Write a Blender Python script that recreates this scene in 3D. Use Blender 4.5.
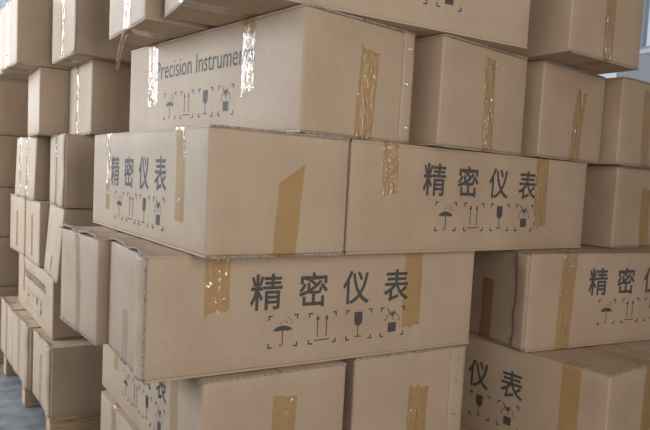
import bpy, bmesh, math, random
from mathutils import Vector, Matrix, noise

# ------------------------------------------------------------------ camera, sky, lights, exposure
for o in list(bpy.data.objects):
    bpy.data.objects.remove(o, do_unlink=True)
C = bpy.context.scene.collection
SC = bpy.context.scene
ZF = 0.80                                   # floor lies 0.80 below the top of the second layer


def make_camera():
    yaw, pitch, roll = math.radians(52.9605), math.radians(-4.3050), math.radians(3.1735)
    f = Vector((math.cos(pitch) * math.cos(yaw), math.cos(pitch) * math.sin(yaw), math.sin(pitch)))
    r = f.cross(Vector((0, 0, 1))).normalized()
    u = r.cross(f)
    c, s = math.cos(roll), math.sin(roll)
    r2, u2 = c * r + s * u, -s * r + c * u
    cd = bpy.data.cameras.new('camera')
    cam = bpy.data.objects.new('camera', cd)
    C.objects.link(cam)
    m = Matrix((r2, u2, -f)).transposed().to_4x4()
    m.translation = Vector((-0.5440, -1.5808, 0.5378 + ZF))
    cam.matrix_world = m
    cd.sensor_width = 36
    cd.lens = 646.53 / 650 * 36
    cd.shift_x = -34.16 / 650
    cd.shift_y = 15.23 / 650
    cd.clip_start = 0.02
    cd.dof.use_dof = True
    cd.dof.focus_distance = 2.1
    cd.dof.aperture_fstop = 5.6
    SC.camera = cam


make_camera()

W = bpy.data.worlds.new('world')
SC.world = W
W.use_nodes = True
bg = W.node_tree.nodes['Background']
bg.inputs[0].default_value = (0.90, 0.95, 1.0, 1)
bg.inputs[1].default_value = 0.7

SC.view_settings.view_transform = 'Standard'
SC.view_settings.look = 'None'
SC.view_settings.gamma = 1.0
SC.view_settings.exposure = 0.0


def area(name, loc, target, sx, sy, power, col):
    ld = bpy.data.lights.new(name, 'AREA')
    ld.shape = 'RECTANGLE'
    ld.size, ld.size_y = sx, sy
    ld.energy = power
    ld.color = col
    o = bpy.data.objects.new(name, ld)
    C.objects.link(o)
    o.location = loc
    o.rotation_euler = (Vector(target) - Vector(loc)).to_track_quat('-Z', 'Y').to_euler()
    return o


# daylight through the window bank in the left wall and the other windows; an unseen lamp behind is added
area('window_daylight', (-3.5, 4.2, 2.35), (5, 4.2, 2.35), 2.7, 2.1, 345, (0.88, 0.95, 1.0))
area('window_daylight', (-3.5, 1.1, 2.35), (5, 1.1, 2.35), 2.7, 2.1, 52, (0.88, 0.95, 1.0))
area('window_daylight', (-3.5, -1.72, 2.2), (5, -1.72, 2.2), 2.2, 2.1, 14, (0.90, 0.96, 1.0))
area('window_daylight', (-0.77, 7.3, 3.1), (-0.77, 0, 3.1), 2.8, 2.1, 190, (0.92, 0.97, 1.0))
area('added_front_light', (-0.1, -3.15, 1.75), (-0.1, 0, 1.75), 1.0, 1.6, 55, (1.0, 0.965, 0.92))  # added lamp behind the camera, placed and sized to brighten the front faces

# ------------------------------------------------------------------ materials
def mat(name):
    m = bpy.data.materials.new(name)
    m.use_nodes = True
    nt = m.node_tree
    return m, nt, nt.nodes['Principled BSDF']


def N(nt, t, **kw):
    n = nt.nodes.new(t)
    for k, v in kw.items():
        setattr(n, k, v)
    return n


def ramp(nt, fac, stops):
    n = N(nt, 'ShaderNodeValToRGB')
    e = n.color_ramp.elements
    while len(e) < len(stops):
        e.new(0.5)
    for el, (p, c) in zip(e, stops):
        el.position = p
        el.color = (*c, 1)
    nt.links.new(fac, n.inputs[0])
    return n.outputs[0]


def cardboard(name, tint=(1, 1, 1), rough=0.62):
    m, nt, b = mat(name)
    tc = N(nt, 'ShaderNodeTexCoord')
    oi = N(nt, 'ShaderNodeObjectInfo')
    ad = N(nt, 'ShaderNodeVectorMath', operation='ADD')
    nt.links.new(tc.outputs['Object'], ad.inputs[0])
    nt.links.new(oi.outputs['Location'], ad.inputs[1])
    big = N(nt, 'ShaderNodeTexNoise')
    big.inputs['Scale'].default_value = 5
    big.inputs['Detail'].default_value = 5
    nt.links.new(ad.outputs[0], big.inputs['Vector'])
    # paper fibre and faint upright flutes
    mp = N(nt, 'ShaderNodeMapping')
    mp.inputs['Scale'].default_value = (1, 1, 0.06)
    nt.links.new(ad.outputs[0], mp.inputs[0])
    fl = N(nt, 'ShaderNodeTexNoise')
    fl.inputs['Scale'].default_value = 190
    fl.inputs['Detail'].default_value = 2
    nt.links.new(mp.outputs[0], fl.inputs['Vector'])
    fib = N(nt, 'ShaderNodeTexNoise')
    fib.inputs['Scale'].default_value = 420
    fib.inputs['Detail'].default_value = 2
    nt.links.new(ad.outputs[0], fib.inputs['Vector'])
    t = tint
    base = ramp(nt, big.outputs[0], [(0.3, (0.415 * t[0], 0.292 * t[1], 0.193 * t[2])), (0.7, (0.475 * t[0], 0.345 * t[1], 0.234 * t[2]))])
    mix = N(nt, 'ShaderNodeMix', data_type='RGBA', blend_type='MULTIPLY')
    mix.inputs[0].default_value = 1.0
    nt.links.new(base, mix.inputs[6])
    nt.links.new(ramp(nt, fl.outputs[0], [(0.3, (0.975, 0.975, 0.975)), (0.7, (1.02, 1.02, 1.02))]), mix.inputs[7])
    mix2 = N(nt, 'ShaderNodeMix', data_type='RGBA', blend_type='MULTIPLY')
    mix2.inputs[0].default_value = 1.0
    nt.links.new(mix.outputs[2], mix2.inputs[6])
    nt.links.new(ramp(nt, fib.outputs[0], [(0.3, (0.90, 0.90, 0.90)), (0.7, (1.07, 1.07, 1.07))]), mix2.inputs[7])
    nt.links.new(mix2.outputs[2], b.inputs['Base Color'])
    b.inputs['Roughness'].default_value = rough
    b.inputs['Specular IOR Level'].default_value = 0.45
    bp = N(nt, 'ShaderNodeBump')
    bp.inputs['Strength'].default_value = 0.06
    bp.inputs['Distance'].default_value = 0.002
    nt.links.new(fl.outputs[0], bp.inputs['Height'])
    nt.links.new(bp.outputs[0], b.inputs['Normal'])
    return m


KRAFT = [cardboard('kraft_cardboard'), cardboard('kraft_cardboard_pale', (1.05, 1.05, 1.06)), cardboard('kraft_cardboard_deep', (0.97, 0.95, 0.93))]


def raw_edge():
    m, nt, b = mat('corrugated_raw_edge')
    tc = N(nt, 'ShaderNodeTexCoord')
    n = N(nt, 'ShaderNodeTexNoise')
    n.inputs['Scale'].default_value = 160
    n.inputs['Detail'].default_value = 3
    nt.links.new(tc.outputs['Object'], n.inputs['Vector'])
    nt.links.new(ramp(nt, n.outputs[0], [(0.35, (0.17, 0.13, 0.10)), (0.65, (0.40, 0.33, 0.26))]), b.inputs['Base Color'])
    b.inputs['Roughness'].default_value = 0.8
    return m


RAW = raw_edge()


def tape_mat(name, tint, bump=0.4, dist=0.004):
    m, nt, b = mat(name)
    nt.nodes.remove(b)
    out = nt.nodes['Material Output']
    tc = N(nt, 'ShaderNodeTexCoord')
    n = N(nt, 'ShaderNodeTexNoise')
    n.inputs['Scale'].default_value = 38
    n.inputs['Detail'].default_value = 3
    n.inputs['Distortion'].default_value = 1.2
    mp = N(nt, 'ShaderNodeMapping')
    mp.inputs['Scale'].default_value = (1, 1, 0.35)
    nt.links.new(tc.outputs['Object'], mp.inputs[0])
    nt.links.new(mp.outputs[0], n.inputs['Vector'])
    bp = N(nt, 'ShaderNodeBump')
    bp.inputs['Strength'].default_value = bump
    bp.inputs['Distance'].default_value = dist
    nt.links.new(n.outputs[0], bp.inputs['Height'])
    tr = N(nt, 'ShaderNodeBsdfTransparent')
    tr.inputs[0].default_value = (*tint, 1)
    gl = N(nt, 'ShaderNodeBsdfGlossy')
    gl.inputs['Roughness'].default_value = 0.11
    nt.links.new(bp.outputs[0], gl.inputs['Normal'])
    fr = N(nt, 'ShaderNodeFresnel')
    ge = N(nt, 'ShaderNodeNewGeometry')
    io = N(nt, 'ShaderNodeMath', operation='MULTIPLY_ADD')          # thin film: the same reflectance from either side
    nt.links.new(ge.outputs['Backfacing'], io.inputs[0])
    io.inputs[1].default_value = 1 / 1.75 - 1.75
    io.inputs[2].default_value = 1.75
    nt.links.new(io.outputs[0], fr.inputs[0])
    nt.links.new(bp.outputs[0], fr.inputs['Normal'])
    mx = N(nt, 'ShaderNodeMixShader')
    nt.links.new(fr.outputs[0], mx.inputs[0])
    nt.links.new(tr.outputs[0], mx.inputs[1])
    nt.links.new(gl.outputs[0], mx.inputs[2])
    nt.links.new(mx.outputs[0], out.inputs[0])
    return m


TAPE = tape_mat('brown_packing_tape', (0.968, 0.88, 0.70))
CREASED = tape_mat('creased_packing_tape', (0.968, 0.89, 0.73), 1.0, 0.014)
PALE_SHEEN_TAPE = tape_mat('pale_sheen_tape', (0.97, 0.925, 0.84))  # tint paled to put the sheen of left-facing ends into the tape colour


def plain(name, col, rough=0.6, spec=0.5, metal=0.0):
    m, nt, b = mat(name)
    tc = N(nt, 'ShaderNodeTexCoord')
    n = N(nt, 'ShaderNodeTexNoise')
    n.inputs['Scale'].default_value = 60
    nt.links.new(tc.outputs['Object'], n.inputs['Vector'])
    nt.links.new(ramp(nt, n.outputs[0], [(0.3, tuple(c * 0.9 for c in col)), (0.7, tuple(min(1, c * 1.08) for c in col))]), b.inputs['Base Color'])
    b.inputs['Roughness'].default_value = rough
    b.inputs['Specular IOR Level'].default_value = spec
    b.inputs['Metallic'].default_value = metal
    return m


INK = plain('grey_printing_ink', (0.078, 0.071, 0.065), 0.55, 0.20)
STEEL = plain('staple_wire', (0.55, 0.50, 0.45), 0.35, 0.5, 1.0)


def wood():
    m, nt, b = mat('pallet_wood')
    tc = N(nt, 'ShaderNodeTexCoord')
    mp = N(nt, 'ShaderNodeMapping')
    mp.inputs['Scale'].default_value = (3, 3, 30)
    nt.links.new(tc.outputs['Object'], mp.inputs[0])
    n = N(nt, 'ShaderNodeTexNoise')
    n.inputs['Scale'].default_value = 4
    n.inputs['Detail'].default_value = 6
    nt.links.new(mp.outputs[0], n.inputs['Vector'])
    nt.links.new(ramp(nt, n.outputs[0], [(0.3, (0.34, 0.21, 0.11)), (0.7, (0.58, 0.40, 0.23))]), b.inputs['Base Color'])
    b.inputs['Roughness'].default_value = 0.75
    return m


WOOD = wood()


def concrete():
    m, nt, b = mat('concrete_floor')
    tc = N(nt, 'ShaderNodeTexCoord')
    n = N(nt, 'ShaderNodeTexNoise')
    n.inputs['Scale'].default_value = 9
    n.inputs['Detail'].default_value = 9
    nt.links.new(tc.outputs['Object'], n.inputs['Vector'])
    nt.links.new(ramp(nt, n.outputs[0], [(0.3, (0.11, 0.111, 0.113)), (0.7, (0.26, 0.262, 0.265))]), b.inputs['Base Color'])
    b.inputs['Roughness'].default_value = 0.7
    return m


def plaster(name, col):
    m, nt, b = mat(name)
    tc = N(nt, 'ShaderNodeTexCoord')
    n = N(nt, 'ShaderNodeTexNoise')
    n.inputs['Scale'].default_value = 6
    n.inputs['Detail'].default_value = 6
    nt.links.new(tc.outputs['Object'], n.inputs['Vector'])
    nt.links.new(ramp(nt, n.outputs[0], [(0.3, tuple(c * 0.93 for c in col)), (0.7, col)]), b.inputs['Base Color'])
    b.inputs['Roughness'].default_value = 0.85
    return m


FLOOR = concrete()
WALL = plaster('grey_plaster', (0.50, 0.50, 0.51))
CEIL = plaster('ceiling_plaster', (0.42, 0.40, 0.38))
FRAME = plain('window_frame_paint', (0.40, 0.44, 0.52), 0.5)
SILL = plain('white_sill_paint', (0.82, 0.82, 0.80), 0.5)


def glass():
    m, nt, b = mat('window_glass')
    nt.nodes.remove(b)
    out = nt.nodes['Material Output']
    tr = N(nt, 'ShaderNodeBsdfTransparent')
    tr.inputs[0].default_value = (0.95, 0.97, 1.0, 1)
    gl = N(nt, 'ShaderNodeBsdfGlossy')
    gl.inputs['Roughness'].default_value = 0.02
    mx = N(nt, 'ShaderNodeMixShader')
    mx.inputs[0].default_value = 0.05
    nt.links.new(tr.outputs[0], mx.inputs[1])
    nt.links.new(gl.outputs[0], mx.inputs[2])
    nt.links.new(mx.outputs[0], out.inputs[0])
    return m


GLASS = glass()

# ------------------------------------------------------------------ helpers
def obj(name, bm, mats, parent=None, smooth=False):
    me = bpy.data.meshes.new(name)
    bm.to_mesh(me)
    bm.free()
    for m in (mats if isinstance(mats, (list, tuple)) else [mats]):
        me.materials.append(m)
    if smooth:
        for p in me.polygons:
            p.use_smooth = True
    o = bpy.data.objects.new(name, me)
    C.objects.link(o)
    o.parent = parent
    return o


def thing(name, label, cat, loc, rz, group=None):
    o = bpy.data.objects.new(name, None)
    o.empty_display_size = 0.1
    C.objects.link(o)
    o.location = loc
    o.rotation_euler = (0, 0, rz)
    o['label'] = label
    o['category'] = cat
    if group:
        o['group'] = group
    return o


def add_box(bm, x0, x1, y0, y1, z0, z1, bev=0.0, mi=0):
    r = bmesh.ops.create_cube(bm, size=1)
    vs = r['verts']
    for v in vs:
        v.co = Vector(((x0 + x1) / 2 + v.co.x * (x1 - x0), (y0 + y1) / 2 + v.co.y * (y1 - y0), (z0 + z1) / 2 + v.co.z * (z1 - z0)))
    if bev:
        es = list({e for v in vs for e in v.link_edges})
        bmesh.ops.bevel(bm, geom=es, offset=bev, segments=2, affect='EDGES', clamp_overlap=True)


def struct(name, bm, m):
    o = obj(name, bm, m)
    o['kind'] = 'structure'
    return o


# ------------------------------------------------------------------ the room
XL, XR, YF, YB, ZC = -3.2, 7.0, -2.9, 7.0, 4.6
bm = bmesh.new(); add_box(bm, XL - .3, XR + .3, YF - .3, YB + .3, -0.2, 0); struct('floor', bm, FLOOR)
bm = bmesh.new(); add_box(bm, XL - .3, XR + .3, YF - .3, YB + .3, ZC, ZC + .2); struct('ceiling', bm, CEIL)


def wall(name, axis, pos, out, a0, a1, holes):
    """upright wall across a0..a1 at pos with rectangular holes (h0, h1, z0, z1) sorted along the wall"""
    bm = bmesh.new()
    p0, p1 = min(pos, pos + out * .25), max(pos, pos + out * .25)

    def blk(s0, s1, z0, z1):
        if s1 - s0 < 1e-4 or z1 - z0 < 1e-4:
            return
        if axis == 'x':
            add_box(bm, p0, p1, s0, s1, z0, z1)
        else:
            add_box(bm, s0, s1, p0, p1, z0, z1)
    cur = a0
    for h0, h1, z0, z1 in holes:
        blk(cur, h0, 0, ZC)
        blk(h0, h1, 0, z0)
        blk(h0, h1, z1, ZC)
        cur = h1
    blk(cur, a1, 0, ZC)
    return struct(name, bm, WALL)


LWIN = [(-2.85, -0.6, 1.1, 3.3), (-0.3, 2.5, 1.25, 3.45), (2.8, 5.6, 1.25, 3.45)]
BWIN = [(-2.2, 0.66, 2.05, 4.2), (3.6, 5.4, 1.2, 3.2)]
RWIN = [(0.2, 2.96, 3.13, 4.3), (3.16, 4.6, 2.6, 4.3)]
ADDED_GAP = [(-0.75, 0.55, 0.0, 2.75)]  # unseen opening, made up for the added lamp behind the camera
wall('wall_left', 'x', XL, -1, YF, YB, LWIN)
wall('wall_back', 'y', YB, 1, XL, XR, BWIN)
wall('wall_right', 'x', XR, 1, YF, YB, RWIN)
wall('wall_front', 'y', YF, -1, XL, XR, ADDED_GAP)


def window(name, axis, pos, out, h0, h1, z0, z1):
    bm = bmesh.new()
    q0, q1 = sorted((pos + out * .06, pos + out * .13))

    def bar(s0, s1, a, b):
        if axis == 'x':
            add_box(bm, q0, q1, s0, s1, a, b)
        else:
            add_box(bm, s0, s1, q0, q1, a, b)
    fw = .06
    bar(h0, h1, z0, z0 + fw); bar(h0, h1, z1 - fw, z1)
    bar(h0, h0 + fw, z0 + fw, z1 - fw); bar(h1 - fw, h1, z0 + fw, z1 - fw)
    n = max(1, int((h1 - h0) / 1.3))
    for k in range(1, n + 1):
        s = h0 + (h1 - h0) * k / (n + 1)
        bar(s - .03, s + .03, z0 + fw, z1 - fw)
    f = struct(name, bm, FRAME)
    bm = bmesh.new()
    m = (q0 + q1) / 2
    if axis == 'x':
        add_box(bm, m - .003, m + .003, h0 + .02, h1 - .02, z0 + .02, z1 - .02)
    else:
        add_box(bm, h0 + .02, h1 - .02, m - .003, m + .003, z0 + .02, z1 - .02)
    obj('window_pane', bm, GLASS, f)
    bm = bmesh.new()
    t0, t1 = sorted((pos - out * .05, pos + out * .06))
    if axis == 'x':
        add_box(bm, t0, t1, h0 - .05, h1 + .05, z0 - .05, z0 + .005)
    else:
        add_box(bm, h0 - .05, h1 + .05, t0, t1, z0 - .05, z0 + .005)
    obj('window_sill', bm, SILL, f)


wn = 1
for axis, pos, out, lst in (('x', XL, -1, LWIN), ('y', YB, 1, BWIN), ('x', XR, 1, RWIN)):
    for h in lst:
        window('window_%d' % wn, axis, pos, out, *h)
        wn += 1

# ------------------------------------------------------------------ printing
_glyph = {}


def glyphs(txt, bold):
    """flat outline mesh of a text from Blender's own font, as (verts, faces) normalised to its ink box"""
    key = (txt, bold)
    if key in _glyph:
        return _glyph[key]
    cu = bpy.data.curves.new('type', 'FONT')
    cu.body = txt
    cu.offset = bold
    cu.resolution_u = 3
    o = bpy.data.objects.new('type', cu)
    C.objects.link(o)
    bpy.context.view_layer.update()
    me = bpy.data.meshes.new_from_object(o.evaluated_get(bpy.context.evaluated_depsgraph_get()))
    vs = [v.co.copy() for v in me.vertices]
    fs = [tuple(p.vertices) for p in me.polygons]
    bpy.data.objects.remove(o)
    bpy.data.curves.remove(cu)
    bpy.data.meshes.remove(me)
    x0, x1 = min(v.x for v in vs), max(v.x for v in vs)
    y0, y1 = min(v.y for v in vs), max(v.y for v in vs)
    r = ([((v.x - x0) / (x1 - x0), (v.y - y0) / (y1 - y0)) for v in vs], fs)
    _glyph[key] = r
    return r


class Flat:
    """collects flat polygons in (s, t) of a carton face"""
    def __init__(self):
        self.p = []

    def poly(self, pts):
        self.p.append([tuple(q) for q in pts])

    def rect(self, s0, s1, t0, t1):
        self.poly([(s0, t0), (s1, t0), (s1, t1), (s0, t1)])

    def bar(self, a, b, w):
        ax, ay = a; bx, by = b
        L = math.hypot(bx - ax, by - ay)
        nx, ny = -(by - ay) / L * w / 2, (bx - ax) / L * w / 2
        self.poly([(ax - nx, ay - ny), (bx - nx, by - ny), (bx + nx, by + ny), (ax + nx, ay + ny)])

    def glyph(self, txt, s0, s1, t0, t1, bold=0.014):
        vs, fs = glyphs(txt, bold)
        for f in fs:
            self.poly([(s0 + vs[i][0] * (s1 - s0), t0 + vs[i][1] * (t1 - t0)) for i in f])

    def brackets(self, s0, t0, d=0.094, k=0.014, w=0.0042):
        for sx in (0, 1):
            for ty in (0, 1):
                cs, ct = s0 + sx * d, t0 + ty * d
                ds, dt = (k if sx == 0 else -k), (k if ty == 0 else -k)
                self.rect(min(cs, cs + ds), max(cs, cs + ds), ct - (w if ty else 0), ct + (0 if ty else w))
                self.rect(cs - (w if sx else 0), cs + (0 if sx else w), min(ct, ct + dt), max(ct, ct + dt))


def print_marks(ds, dz, title, di=0.0):
    out = []
    a = Flat()
    if title == 'cjk':
        for ch, s in zip('精密仪表', (0.279, 0.428, 0.577, 0.727)):
            a.glyph(ch, s + ds, s + ds + 0.097, 0.169 + dz, 0.271 + dz)
    else:
        a.glyph('Precision Instruments', 0.232 + ds, 0.885 + ds, 0.205 + dz, 0.268 + dz, 0.0)
    out.append(('printed_lettering', a))
    z = 0.058 + dz
    ds += di
    a = Flat(); s = 0.337 + ds; a.brackets(s, z)                       # keep dry: umbrella and drops
    cx, cy = s + 0.046, z + 0.046
    pts = [(cx + 0.031 * math.cos(t), cy + 0.017 * math.sin(t)) for t in [math.pi * k / 10 for k in range(11)]]
    pts += [(cx - 0.031 + 0.062 * (k / 8), cy + (0.004 if k % 2 else 0)) for k in range(1, 8)]
    a.poly(pts)
    a.bar((cx, cy), (cx, cy - 0.036), 0.0032); a.bar((cx, cy - 0.036), (cx - 0.006, cy - 0.041), 0.003); a.bar((cx - 0.006, cy - 0.041), (cx - 0.010, cy - 0.036), 0.003)
    for px, py in ((0.004, 0.026), (0.014, 0.036), (0.024, 0.030), (0.013, 0.024), (0.025, 0.020), (-0.006, 0.022)):
        a.bar((cx + px, cy + py), (cx + px + 0.003, cy + py + 0.005), 0.003)
    out.append(('umbrella_print', a))
    a = Flat(); s = 0.466 + ds; a.brackets(s, z)                       # this way up
    for q in (0.030, 0.060):
        a.bar((s + q, z + 0.021), (s + q, z + 0.075), 0.0032)
        a.poly([(s + q - 0.006, z + 0.072), (s + q + 0.006, z + 0.072), (s + q, z + 0.087)])
    a.rect(s + 0.019, s + 0.071, z + 0.010, z + 0.0132)
    out.append(('arrows_print', a))
    a = Flat(); s = 0.594 + ds; a.brackets(s, z)                       # fragile: goblet
    cx = s + 0.044
    pts = [(cx - 0.0145, z + 0.086), (cx - 0.0145, z + 0.058)] + [(cx - 0.0145 * math.cos(t), z + 0.058 - 0.015 * math.sin(t)) for t in [math.pi * k / 8 for k in range(1, 8)]] + [(cx + 0.0145, z + 0.058), (cx + 0.0145, z + 0.086)]
    a.poly(pts)
    a.rect(cx - 0.0015, cx + 0.0015, z + 0.012, z + 0.046); a.rect(cx - 0.013, cx + 0.013, z + 0.009, z + 0.0125)
    out.append(('goblet_print', a))
    a = Flat(); s = 0.721 + ds; a.brackets(s, z)                       # clamp ring over a load
    cx, cy = s + 0.046, z + 0.046
    a.rect(cx - 0.016, cx + 0.016, z + 0.014, z + 0.044)
    for k in range(7):
        t0, t1 = math.pi * (k + 0.12) / 7, math.pi * (k + 0.80) / 7
        a.bar((cx + 0.028 * math.cos(t0), cy + 0.030 * math.sin(t0)), (cx + 0.028 * math.cos(t1), cy + 0.030 * math.sin(t1)), 0.0036)
    a.bar((cx - 0.022, cy + 0.044), (cx + 0.002, cy + 0.018), 0.0036); a.bar((cx + 0.002, cy + 0.006), (cx + 0.002, cy + 0.034), 0.0032)
    a.bar((cx + 0.002, cy + 0.018), (cx + 0.010, cy + 0.030), 0.0036); a.bar((cx - 0.010, cy + 0.018), (cx + 0.012, cy + 0.036), 0.003)
    out.append(('load_print', a))
    return out


# ------------------------------------------------------------------ cartons
RAD, FT = 0.008, 0.006
FACES = {'F': (Vector((0, -1, 0)), Vector((1, 0, 0))), 'E': (Vector((1, 0, 0)), Vector((0, 1, 0))),
         'G': (Vector((-1, 0, 0)), Vector((0, 1, 0))), 'K': (Vector((0, 1, 0)), Vector((1, 0, 0)))}


class Box:
    def __init__(self, L, Wd, H, seed):
        self.L, self.W, self.H, self.seed = L, Wd, H, seed
        self.amp = 0.0042

    def dent(self, p, half):
        """how far a panel sags inwards at local point p (0 at the creases)"""
        w = 1.0
        for k in range(3):
            if abs(abs(p[k]) - half[k]) < 1e-5:
                continue
            d = half[k] - abs(p[k])
            w *= min(1.0, max(0.0, (d - RAD) / 0.07))
        w = w * w * (3 - 2 * w)
        n = noise.noise(Vector((p.x * 4.2 + self.seed * 7.3, p.y * 4.2 - self.seed * 3.1, p.z * 5 + self.seed)))
        n2 = noise.noise(Vector((p.x * 13 - self.seed, p.y * 13 + self.seed * 2.7, p.z * 13)))
        return self.amp * w * (0.55 + 0.55 * n + 0.22 * n2)

    def half(self):
        return (self.L / 2, self.W / 2, self.H / 2)

    def surf(self, face, s, t, off):
        """local point a height off above a side face at (s, t); t beyond 0..H runs onto the bottom or top"""
        n, a = FACES[face]
        ha = self.L / 2 if abs(a.x) else self.W / 2
        hn = self.L / 2 if abs(n.x) else self.W / 2
        tt = min(max(t, 0), self.H)
        p = n * hn + a * (s - ha) + Vector((0, 0, tt - self.H / 2))
        if t > self.H:
            q = p - n * (t - self.H) + Vector((0, 0, off))
        elif t < 0:
            q = p + n * t - Vector((0, 0, off))
        else:
            q = p + n * (off - max(0.0, self.dent(p, self.half())))
            e = min(t, self.H - t)
            if e < RAD:                                    # follow the rounded crease
                q -= n * (RAD - math.sqrt(max(0, RAD * RAD - (RAD - e) ** 2))) * 0.8
        return q + Vector((0, 0, self.H / 2))

    def body(self):
        hx, hy = self.L / 2, self.W / 2
        hz = self.H / 2
        hb = hz - FT * 0.9

        def ticks(h):
            n = max(4, int(2 * h / 0.05))
            mid = [-(h - RAD) + 2 * (h - RAD) * k / n for k in range(n + 1)]
            return [-h, -h + RAD * .35] + mid + [h - RAD * .35, h]
        T = (ticks(hx), ticks(hy), ticks(hb))
        H3 = (hx, hy, hb)
        bm = bmesh.new()
        cache = {}

        def vert(i, j, k):
            key = (i, j, k)
            if key in cache:
                return cache[key]
            p = Vector((T[0][i], T[1][j], T[2][k]))
            c = Vector([min(max(p[a], -(H3[a] - RAD)), H3[a] - RAD) for a in range(3)])
            d = p - c
            q = c + d.normalized() * RAD if d.length > 1e-9 else p
            nrm = d.normalized() if d.length > 1e-9 else Vector((0, 0, 0))
            sides = [a for a in range(3) if abs(abs(p[a]) - H3[a]) < 1e-6]
            if sides == [2]:
                q = q - nrm * 0.0
            elif len(sides) == 1:
                pp = Vector((p.x, p.y, p.z))
                q = q - nrm * max(0.0, self.dent(pp, (hx, hy, hz)))
            else:                                          # crease wear
                q = q - nrm * 0.0018 * max(0, noise.noise(p * 16 + Vector((self.seed, 0, 0))))
            q.z += hz
            cache[key] = bm.verts.new(q)
            return cache[key]
        n = [len(t) for t in T]
        for i in range(n[0] - 1):
            for j in range(n[1] - 1):
                for k, f in ((0, 1), (n[2] - 1, 0)):
                    q = [vert(i, j, k), vert(i + 1, j, k), vert(i + 1, j + 1, k), vert(i, j + 1, k)]
                    bm.faces.new(q[::-1] if f else q)
        for i in range(n[0] - 1):
            for k in range(n[2] - 1):
                for j, f in ((0, 0), (n[1] - 1, 1)):
                    q = [vert(i, j, k), vert(i + 1, j, k), vert(i + 1, j, k + 1), vert(i, j, k + 1)]
                    bm.faces.new(q[::-1] if f else q)
        for j in range(n[1] - 1):
            for k in range(n[2] - 1):
                for i, f in ((0, 1), (n[0] - 1, 0)):
                    q = [vert(i, j, k), vert(i, j + 1, k), vert(i, j + 1, k + 1), vert(i, j, k + 1)]
                    bm.faces.new(q[::-1] if f else q)
        return bm

    def flap(self, side, top, rnd, lift=0.0, curl=(0.0, 0.05)):
        """outer closing flap hinged on one long side, raw edges at the ends and along the middle seam"""
        bm = bmesh.new()
        nx, ny = 26, 7
        over = 0.006 if lift else 0.0
        x0, x1 = -self.L / 2 + rnd.uniform(-.002, .003) - over, self.L / 2 - rnd.uniform(-.002, .003)
        y0, y1 = self.W / 2 - 0.0008, rnd.uniform(.001, .004)
        ph = rnd.uniform(0, 50)
        up, lo = [], []
        for i in range(nx + 1):
            ru, rl = [], []
            for j in range(ny + 1):
                u, v = (i / nx) ** 1.8, j / ny
                x = x0 + (x1 - x0) * u
                y = side * (y0 + (y1 - y0) * v)
                endw = 0.0012 * noise.noise(Vector((y * 40 + ph, u * 3, ph)))
                if i in (0, nx):
                    x += endw * (5 if lift else 2)
                dz = -0.0012 * max(0, noise.noise(Vector((x * 5 + ph, y * 7, 0)))) - lift * v * v * (0.4 + 0.6 * abs(noise.noise(Vector((x * 2.2 + ph, 0, 0)))))
                if top and curl[0]:                        # free end of the flap curls up
                    e = max(0.0, 1 - u * self.L / curl[1])
                    dz += curl[0] * e * e * (0.45 + 0.55 * math.sin(math.pi * v) + 0.5 * noise.noise(Vector((v * 5, ph, 2)))) * (0.25 + 0.75 * min(1, v * 4))
                drop = 0.0022 if j == 0 else 0.0
                zt = self.H + dz - drop if top else 0 - dz + drop
                zb = zt - FT if top else zt + FT
                ru.append(bm.verts.new((x, y, zt)))
                rl.append(bm.verts.new((x, y, zb)))
            up.append(ru); lo.append(rl)

        def quad(a, b, c, d, mi):
            f = bm.faces.new((a, b, c, d))
            f.material_index = mi
        for i in range(nx):
            for j in range(ny):
                quad(up[i][j], up[i + 1][j], up[i + 1][j + 1], up[i][j + 1], 0)
                quad(lo[i][j], lo[i][j + 1], lo[i + 1][j + 1], lo[i + 1][j], 0)
            quad(up[i][0], lo[i][0], lo[i + 1][0], up[i + 1][0], 0)
            quad(up[i][ny], up[i + 1][ny], lo[i + 1][ny], lo[i][ny], 1)
        for j in range(ny):
            quad(up[0][j], up[0][j + 1], lo[0][j + 1], lo[0][j], 1)
            quad(up[nx][j], lo[nx][j], lo[nx][j + 1], up[nx][j + 1], 1)
        bmesh.ops.recalc_face_normals(bm, faces=bm.faces)
        return bm

    def tape(self, face, sb, st, w, t0, t1, rnd, wr=0.5, torn0=False, torn1=False, slant=False):
        """strip of film up a side face from t0 to t1 (beyond 0..H it folds over the edge)"""
        bm = bmesh.new()
        nx = 18
        ny = max(8, int((t1 - t0) / 0.0045))
        ph = rnd.uniform(0, 90)
        rows = []
        for j in range(ny + 1):
            v = j / ny
            row = []
            for i in range(nx + 1):
                u = i / nx - 0.5
                t = t0 + (t1 - t0) * v
                if (j == 0 and torn0) or (j == ny and torn1):
                    t += (0.016 * noise.noise(Vector((u * 5 + ph, 3, 1))) - 0.012 * u) * (1 if j else -1)
                if slant and j > ny - 10:
                    t += 0.052 * u * (j - ny + 10) / 10
                s = sb + (st - sb) * (t / self.H) + u * w * (1 + 0.05 * noise.noise(Vector((ph, v * 5, 0))))
                cr = noise.noise(Vector((u * 3.2 + ph + t * 3, t * 13, ph))) + 0.35 * noise.noise(Vector((u * 9 + ph, t * 60, ph)))
                ridge = max(0.0, 1 - abs(cr) * 4) + 0.35 * noise.noise(Vector((u * 7 + ph, t * 34, 2)))
                fade = 1 - (2 * abs(u)) ** 4
                row.append(bm.verts.new(self.surf(face, s, t, 0.0009 + wr * 0.0042 * ridge * fade if 0 <= t <= self.H else 0.0003)))
            rows.append(row)
        for j in range(ny):
            for i in range(nx):
                q = (rows[j][i], rows[j][i + 1], rows[j + 1][i + 1], rows[j + 1][i])
                bm.faces.new(q[::-1] if face == 'G' else q)
        return bm

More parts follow.
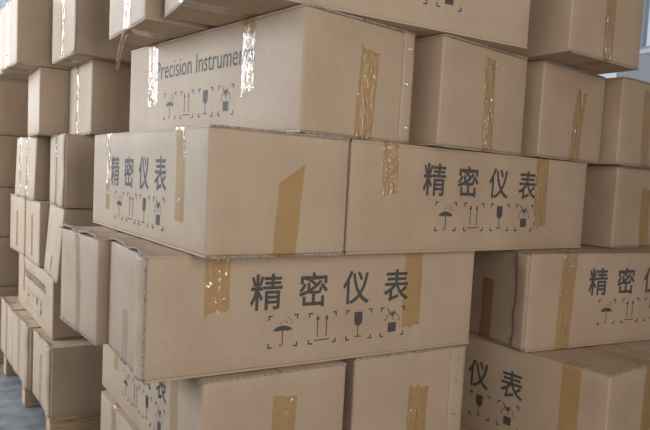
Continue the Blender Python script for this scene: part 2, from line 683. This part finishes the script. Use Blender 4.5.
    def seam_tape(self, top, x0, x1, rnd):
        bm = bmesh.new()
        ny = max(8, int((x1 - x0) / 0.015))
        rows = []
        for j in range(ny + 1):
            x = x0 + (x1 - x0) * j / ny
            zz = self.H + 0.0002 if top else -0.0002
            rows.append([bm.verts.new((x, 0.07 * (i / 6 - .5), zz)) for i in range(7)])
        for j in range(ny):
            for i in range(6):
                bm.faces.new((rows[j][i], rows[j][i + 1], rows[j + 1][i + 1], rows[j + 1][i]))
        return bm

    def glue_flap(self, face, s0, s1, rnd, wave=0.006, bulge=0.002):
        """maker's joint: a narrow strip of board overlapping an upright edge of the end"""
        bm = bmesh.new()
        ny, nx = 30, 5
        ph = rnd.uniform(0, 60)
        z0, z1 = 0.006, self.H - 0.006
        rows, back = [], []
        inner_hi = s0 < 0.05                                # strip sits at the near edge, its free edge is s1
        for j in range(ny + 1):
            t = z0 + (z1 - z0) * j / ny
            wv = wave * noise.noise(Vector((t * 14, ph, 0))) + wave * .5 * noise.noise(Vector((t * 45, ph, 4)))
            r1, r2 = [], []
            for i in range(nx + 1):
                u = i / nx
                a, b = (s0, s1 + wv) if inner_hi else (s0 + wv, s1)
                s = a + (b - a) * u
                free = u if inner_hi else 1 - u
                off = 0.0034 + bulge * math.sin(math.pi * (0.15 + 0.62 * free)) * (0.75 + 0.6 * noise.noise(Vector((t * 9, ph, 8)))) + 0.003 * free * max(0, noise.noise(Vector((t * 9, ph, 8)))) + 0.0012 * noise.noise(Vector((t * 30, s * 40, ph)))
                if i in (0, nx):
                    off *= 0.6
                r1.append(bm.verts.new(self.surf(face, s, t, off)))
                r2.append(bm.verts.new(self.surf(face, s, t, -0.002)))
            rows.append(r1); back.append(r2)

        def quad(a, b, c, d, mi):
            bm.faces.new((a, b, c, d)).material_index = mi
        for j in range(ny):
            for i in range(nx):
                quad(rows[j][i], rows[j][i + 1], rows[j + 1][i + 1], rows[j + 1][i], 0)
            quad(rows[j][0], rows[j + 1][0], back[j + 1][0], back[j][0], 1)
            quad(rows[j][nx], back[j][nx], back[j + 1][nx], rows[j + 1][nx], 1)
        for i in range(nx):
            quad(rows[0][i], back[0][i], back[0][i + 1], rows[0][i + 1], 1)
            quad(rows[ny][i], rows[ny][i + 1], back[ny][i + 1], back[ny][i], 1)
        bmesh.ops.recalc_face_normals(bm, faces=bm.faces)
        return bm

    def ink(self, flat, face='F'):
        bm = bmesh.new()
        for pts in flat.p:
            vs = [bm.verts.new(self.surf(face, s, t, 0.0007)) for s, t in pts]
            try:
                bm.faces.new(vs)
            except ValueError:
                pass
        return bm


def staple(box, face, s, t):
    bm = bmesh.new()
    n = 7
    for (ds0, ds1, dt) in ((-0.006, 0.006, 0.0),):
        for k in range(n):
            a = box.surf(face, s + ds0 + (ds1 - ds0) * k / n, t + dt, 0.0065 + 0.001 * math.sin(k))
            b = box.surf(face, s + ds0 + (ds1 - ds0) * (k + 1) / n, t + dt + 0.001, 0.0065 + 0.001 * math.sin(k + 1))
            d = (b - a)
            mid = (a + b) / 2
            r = bmesh.ops.create_cube(bm, size=1)
            for v in r['verts']:
                u = d.normalized()
                z = Vector((0, 0, 1))
                w = u.cross(z).normalized()
                v.co = mid + u * v.co.x * d.length * 1.1 + z * v.co.z * 0.0035 + w * v.co.y * 0.0015
    return bm


COUNT = [0]


def carton(x, y, lo, hi, dx, dy, yaw, orient, label, group, tapes=(), prints=None, glue=(), staples=(), seam=None, lift=0.0, tone=0, amp=None, curl=(0.0, 0.05), lean=0.0, name='cardboard_carton'):
    """x, y: near corner on the ground plan; dx, dy: size along the two visible sides; orient: which way the long side runs.
    tapes: (face, s at foot, s at top, width, t0, t1, wrinkle, torn foot, torn top); prints: (ds, dz, title)"""
    COUNT[0] += 1
    seed = COUNT[0]
    rnd = random.Random(seed * 13 + 5)
    c, s = math.cos(yaw), math.sin(yaw)
    cx, cy = x + c * dx / 2 - s * dy / 2, y + s * dx / 2 + c * dy / 2
    L, Wd, rz = (dx, dy, yaw) if orient == 'X' else (dy, dx, yaw - math.pi / 2)
    b = Box(L, Wd, hi - lo, seed)
    if amp is not None:
        b.amp = amp
    k = KRAFT[tone]
    t = thing(name, label, 'box', (cx, cy, lo + ZF), rz, group)
    obj('body', b.body(), k, t, True)
    for side in (-1, 1):
        obj('top_flap', b.flap(side, True, rnd, lift, curl), [k, RAW], t)
        obj('bottom_flap', b.flap(side, False, rnd), [k, RAW], t)
    for tp in tapes:
        f, sb, st, w, t0, t1, wr = tp[:7]
        tn = tp[7] if len(tp) > 7 else ''
        obj('tape', b.tape(f, sb, st, w, b.H * 1 + t0 - 100 if t0 > 50 else t0, b.H + t1 - 100 if t1 > 50 else t1, rnd, wr, '0' in tn, '1' in tn, 's' in tn), PALE_SHEEN_TAPE if f == 'G' and tone != 2 else CREASED if f == 'E' and wr >= .6 or f == 'F' and tone == 2 and wr >= .5 else TAPE, t, True)
    if seam:
        for where, x0, x1 in seam:
            obj('tape', b.seam_tape(where == 'top', x0 if x0 is not None else -L / 2, x1 if x1 is not None else L / 2, rnd), TAPE, t)
    flaps = {}
    for g in glue:
        flaps[g[0]] = obj('glue_flap', b.glue_flap(g[0], g[1] if g[1] >= 0 else Wd + g[1], g[2] if g[2] >= 0 else Wd + g[2] + 1e-9, rnd, *g[3:]), [k, RAW], t, True)
    for f, sv, tv in staples:
        obj('staple', staple(b, f, sv if sv >= 0 else Wd + sv, tv), STEEL, flaps.get(f, t))
    if prints:
        for nm, fl in print_marks(*prints):
            obj(nm, b.ink(fl), INK, t)
    if lean:                                               # a carton pushed out of square by its load
        for ch in t.children_recursive:
            for v in ch.data.vertices:
                v.co.x += lean * (v.co.z - b.H / 2)
    return t, b


TOP = 100          # tape coordinate: 100 = the top edge, 100.05 = folded 5 cm onto the top
NEAR, REAR, FAR = 'cartons in the near stack', 'cartons in the rear left stack', 'cartons in the farthest stack'
# layer heights (top of the second layer = 0)
Z = [-0.650, -0.3305, -0.002, 0.3262, 0.6575, 0.9970, 1.327]
ZL = [-0.650, -0.3105, -0.002, 0.3410, 0.6810, 1.0112, 1.341]
H0 = 0.331


def near(layer, *a, **k):
    return carton(a[0], a[1], k.pop('lo', Z[layer]) + .0006, k.pop('hi', Z[layer + 1]), *a[2:], group=NEAR, **k)


def rear(layer, *a, **k):
    return carton(a[0], a[1], ZL[layer] + .0006, ZL[layer + 1], *a[2:], group=k.pop('group', REAR), **k)


EB = 0.05
# ---- near stack, lowest row (mostly below the picture)
near(0, 0.132, -0.118, 0.434, 1.088, -0.030, 'Y', 'carton at the bottom corner of the near stack, only its taped side showing',
     tapes=[('F', .19, .19, .065, .05, TOP + EB, .5), ('F', .88, .88, .07, .05, TOP + EB, .5)], prints=None)
near(0, 0.640, -0.10, 0.440, 1.088, -0.02, 'Y', 'cardboard carton at the foot of the near stack, below the picture, second from the left')
near(0, 1.240, -0.45, 0.434, 1.088, 0.03, 'Y', hi=-.372, label= 'cardboard carton at the foot of the near stack, below the picture, third from the left')
near(0, 1.720, -0.40, 0.434, 1.088, 0.0, 'Y', 'cardboard carton at the foot of the near stack, below the picture, rightmost')
# ---- second row
near(1, 0.140, -0.039, 0.447, 1.086, -0.044, 'Y', 'printed carton under the crushed-edge carton, its left side lettering half hidden',
     tapes=[('E', .24, .246, .076, -EB, .254, .7, '1'), ('F', .21, .21, .06, .12, TOP + EB, .4, '0'), ('F', .865, .86, .07, .03, TOP + EB, .5)], prints=(-.036, -.004, 'cjk'))
near(1, 0.6344, -0.0366, 0.457, 1.086, -0.0606, 'Y', 'carton with a stapled side strip at bottom centre, brown tape on its end',
     tapes=[('E', .254, .262, .082, -EB, .206, .8, '1')], glue=[('E', -.068, -.003, .003, .002)], staples=[('E', -.036, .285), ('E', -.04, .205), ('E', -.042, .09)])
near(1, 1.2887, -0.4916, 0.4343, 1.086, 0.06, 'Y', lo=-.372, hi=-.021, label= 'carton at lower right with large dark characters and its top flaps showing',
     tapes=[('F', .950, .952, .07, .0, TOP + EB, .3), ('E', .265, .27, .07, .0, TOP + .3, .5)], prints=(-.054, -.001, 'cjk'), lift=.004, amp=.003, tone=2)
near(1, 1.735, -0.40, 0.4343, 1.086, 0.0, 'Y', hi=-.021, label= 'carton just outside the lower right edge, beside the carton with its top flaps showing')
# ---- third row
near(2, -0.0001, -0.0002, 1.1039, 0.4127, -0.06, 'X', 'large printed carton at centre with a crushed left end and torn tape at top',
     tapes=[('F', .186, .182, .070, .172, TOP + EB, 1.0, '0'), ('F', .842, .838, .07, .085, TOP + EB, .6, '0'), ('G', .21, .21, .06, -EB, .15, .3, '1')],
     prints=(0, 0, 'cjk'), glue=[('G', .010, .075, .010, .013)], seam=[('top', -.42, None)], lift=.003, curl=(.010, .085))
near(2, -0.0083, 0.4155, 1.086, 0.4224, 0.0234, 'X', 'carton behind the crushed-end carton, upright tape line down its pale end',
     tapes=[('G', .20, .225, .055, -EB, TOP + EB, .6)], seam=[('top', -.42, None)], lift=.004, curl=(.014, .10))
near(2, 1.2523, -0.1864, 1.09, 0.4343, -0.147, 'X', lo=-.021, label= 'printed carton at middle right with a creased end strip and wide brown tape',
     tapes=[('F', .170, .186, .07, -EB, TOP + EB, .7), ('F', .86, .86, .07, .05, TOP + EB, .4), ('G', .22, .215, .06, -EB, .228, .1)],
     prints=(.009, .020, 'cjk'), glue=[('G', .008, .072, .010, .003)], staples=[('G', .045, .285), ('G', .05, .165)], tone=2)
# ---- fourth row
near(3, 0.1061, -0.0958, 0.4190, 1.0675, -0.0109, 'Y', 'printed carton left of centre with a torn brown tape strip on its plain end',
     tapes=[('F', .885, .880, .066, .078, TOP + EB, .2), ('F', .196, .198, .05, .062, TOP + EB, .6, '0'), ('E', .222, .247, .072, -EB, .222, .3, 's')], prints=(-.048, -.018, 'cjk'))
near(3, 0.5300, -0.1017, 1.123, 0.4343, -0.0022, 'X', 'printed carton right of centre with glossy tape at both ends of its lettering',
     tapes=[('F', .152, .145, .060, .178, TOP + EB, .9, '0'), ('F', .860, .850, .072, .083, TOP + EB, .5, '0')], prints=(0, .010, 'cjk'), tone=2)
near(3, 1.8137, -0.1348, 0.4343, 1.086, 0.0, 'Y', 'plain carton at the right edge beside the lettering-and-tape carton, third from the top',
     tapes=[('E', .232, .22, .07, -EB, .245, .5, '1')], tone=2)
# ---- fifth row
near(4, 0.3601, -0.0981, 0.4198, 1.123, 0.0909, 'Y', 'carton printed with an English title, wrinkled tape on its plain end',
     tapes=[('F', .850, .850, .066, .125, TOP + EB, .9, '0'), ('F', .205, .205, .08, .117, TOP + EB, .8, '0'), ('E', .225, .247, .072, -EB, .257, .7, '1')],
     prints=(0, .002, 'latin', -.037), glue=[('E', -.050, -.003, .003, .002)], staples=[('E', -.028, .285), ('E', -.036, .18), ('E', -.03, .05)])
near(4, 0.8293, -0.1317, 0.447, 1.086, 0.0923, 'Y', 'plain carton with a vertical tape strip, right of the English-titled carton',
     tapes=[('E', .246, .238, .058, -EB, .302, .9, '1')], tone=2)
near(4, 1.3237, -0.1234, 0.4216, 1.086, 0.0691, 'Y', 'plain carton with slanting glossy tape, second right of the English-titled carton',
     tapes=[('E', .228, .268, .066, -EB, .262, .9, '1')], tone=2)
near(4, 1.757, -0.1612, 0.4343, 1.086, 0.0, 'Y', 'plain carton at the right edge in the row of the English-titled carton',
     tapes=[('E', .20, .18, .06, -EB, .30, .7, '1')], tone=2)
# ---- top row
nt_, nb_ = near(5, 0.1237, 0.4577, 1.086, 0.4405, -0.036, 'X', 'overhanging carton at the top left of the near stack with a loose tape tail',
     tapes=[('G', .205, .205, .075, -.12, TOP + EB, 1.0)], seam=[('bottom', -.5, .0)])
near(5, 0.1053, -0.0354, 1.070, 0.434, -0.130, 'X', 'turned carton at the top centre with printed marks cut off by the picture edge',
     tapes=[('G', .21, .21, .075, -.12, TOP + EB, 1.0)], prints=(-.025, .013, 'cjk'), seam=[('bottom', -.48, .3)])
near(5, 1.2699, -0.2578, 0.4240, 1.086, 0.0034, 'Y', 'overhanging carton at the top right of the near stack against the bright window',
     tapes=[('E', .218, .222, .06, -.08, TOP + EB, .8)], seam=[('bottom', .2, None)], tone=2)

# loose tail of tape under the overhanging carton
bm = bmesh.new()
prev = None
for k in range(13):
    u = k / 12
    p = Vector((-nb_.L / 2 + .004 - .012 * math.sin(u * 2.2), -nb_.W / 2 + .225 + .055 * u, -.001 - .125 * u))
    w = .010 * (1 - .5 * u)
    a, b_ = bm.verts.new(p + Vector((w, w * .8, 0))), bm.verts.new(p - Vector((w, w * .8, 0)))
    if prev:
        bm.faces.new((prev[0], prev[1], b_, a))
    prev = (a, b_)
o = obj('tape_tail', bm, PALE_SHEEN_TAPE, nt_, True)
sm = o.modifiers.new('film', 'SOLIDIFY'); sm.thickness = .0006

# ------------------------------------------------------------------ rear left stack
CT = ('G', .215, .215, .06, -EB, TOP + EB, .7)
rear(0, 0.1162, 1.6059, 1.086, 0.4299, 0.0009, 'X', 'nearest carton at the foot of the rear stack, ragged raw edge on its end',
     tapes=[('G', .24, .24, .055, -.0, .25, .3, '1')], glue=[('G', .008, .075, .014, .014)], lift=.006, curl=(.010, .03))
rear(0, 0.1065, 2.073, 1.086, 0.4357, 0.0255, 'X', 'carton at the foot of the rear stack, second from the front, its end flap bulging',
     tapes=[('G', .28, .28, .05, .0, TOP + EB, .4)], glue=[('G', .008, .08, .016, .018)], lift=.006, curl=(.010, .03))
rear(0, 0.1007, 2.55, 1.086, 0.4343, 0.0, 'X', 'carton at the foot of the rear stack, third from the front, at the picture edge',
     tapes=[CT], lift=.006, curl=(.010, .03))
rear(1, 0.1458, 1.7506, 0.4343, 1.0558, -0.0217, 'Y', 'small-looking carton with a grey English title in the rear stack above the floor row',
     tapes=[('F', .20, .20, .05, .1, TOP + EB, .5)], prints=(-.02, -.012, 'latin'), amp=.007)
rear(1, 0.66, 1.72, 0.4343, 1.0558, 0.0, 'Y', 'carton hidden behind the rear carton with the English title')
rear(2, 0.1326, 1.5559, 1.086, 0.4433, -0.0708, 'X', 'leaning carton in the rear stack above the English-titled carton, nearest of three',
     tapes=[('G', .215, .215, .05, -.06, .10, .9, '1')], lean=.07)
rear(2, 0.143, 2.0803, 1.086, 0.4317, -0.0224, 'X', 'rear stack carton above the English-titled one, middle of three, faint tape', tapes=[('G', .215, .215, .055, .04, .26, .8, '01')])
rear(2, 0.1576, 2.5786, 1.086, 0.4384, 0.0153, 'X', 'carton in the rear stack above the English-titled carton, farthest of three', tapes=[('G', .215, .215, .055, .03, .25, .8, '01')])
rear(3, 0.149, 1.5635, 1.086, 0.4324, -0.0537, 'X', 'carton halfway up the rear stack with a curling side strip, beside the printed carton',
     tapes=[('G', .24, .24, .06, -EB, TOP + EB, .9)], glue=[('G', .006, .10, .012, .014)])
rear(3, 0.1435, 2.2186, 1.086, 0.4403, 0.0499, 'X', 'carton halfway up the rear stack with two shiny tape lines, farther than the curling-strip one',
     tapes=[('G', .17, .17, .06, -EB, TOP + EB, 1.0), ('G', .34, .34, .05, -EB, TOP + EB, 1.0)], lean=.03)
rear(4, 0.2282, 1.4653, 1.086, 0.4262, -0.0141, 'X', 'carton second from the top of the rear stack, shiny tape line on its end',
     tapes=[('G', .26, .26, .055, -EB, TOP + EB, .9)])
rear(4, 0.105, 1.937, 1.086, 0.40, -0.050, 'X', 'carton second from the top of the rear stack, pale narrow end without tape')
rear(5, 0.1386, 1.3817, 1.086, 0.4367, 0.0084, 'X', 'top carton of the rear stack, nearer one, glossy tape and staples on its end',
     tapes=[('G', .235, .235, .07, -.10, TOP + EB, 1.0)], glue=[('G', .0, .055, .006)], staples=[('G', .03, .27), ('G', .03, .16)], seam=[('bottom', -.45, .2)])
rear(5, 0.004, 1.937, 1.086, 0.4340, 0.03, 'X', 'top carton of the rear stack, second from the front, in the top left corner',
     tapes=[('G', .22, .22, .085, -.10, TOP + EB, 1.0)], seam=[('bottom', -.45, .2)])

rear(5, 0.010, 2.405, 1.086, 0.434, 0.0, 'X', 'top carton of the rear stack, third from the front, a sliver at the picture edge',
     tapes=[('G', .22, .22, .085, -.10, TOP + EB, 1.0)], seam=[('bottom', -.45, .2)])
rear(4, 0.40, 2.385, 1.0, 0.434, 0.0, 'X', 'carton set back behind the tapeless pale carton of the rear stack')

# ------------------------------------------------------------------ farthest stack, seen past the rear stack
words = ['at the foot', 'in the second row', 'in the third row', 'in the fourth row', 'second from the top']
ZS = [-0.650, -0.285, 0.045, 0.372, 0.709, 1.080]
for i, (xx, yy) in enumerate(((0.02, 3.20), (-0.03, 3.20), (-0.06, 3.20), (0.0, 3.20), (0.096, 3.20))):
    carton(xx, yy, ZS[i] + .0006, ZS[i + 1], 1.086, 0.434, 0.0, 'X', 'shaded carton at the picture edge, %s of the farthest stack' % words[i], FAR, tone=2, tapes=[('G', .215, .215, .06, -EB, TOP + EB, .6)])

# ------------------------------------------------------------------ pallets
def pallet(label, x0, x1, y0, y1):
    t = thing('wooden_pallet', label, 'pallet', ((x0 + x1) / 2, (y0 + y1) / 2, 0), 0, 'pallets under the stacks')
    hx, hy = (x1 - x0) / 2, (y1 - y0) / 2
    ys = (-hy, -.05, hy - .10)
    for yy in ys:
        bm = bmesh.new(); add_box(bm, -hx + .004, hx - .004, yy + .004, yy + .096, 0.0, 0.128, .003); obj('stringer', bm, WOOD, t)
    for k in range(9):
        yy = -hy + (2 * hy - .10) * k / 8
        inset = 0.0 if k in (0, 4, 8) else .07
        bm = bmesh.new(); add_box(bm, -hx + inset, hx - inset, yy, yy + .10, 0.128, 0.150, .002); obj('deck_board', bm, WOOD, t)
    return t


pallet('wooden pallet under the rear stack, its stringers showing on the grey floor', 0.115, 1.22, 1.615, 2.98)
pallet('wooden pallet of the farthest stack, only a stringer end showing at the left edge', 0.04, 1.15, 3.18, 4.20)
pallet('wooden pallet under the near stack, below the picture', 0.14, 2.16, -0.38, 0.98)
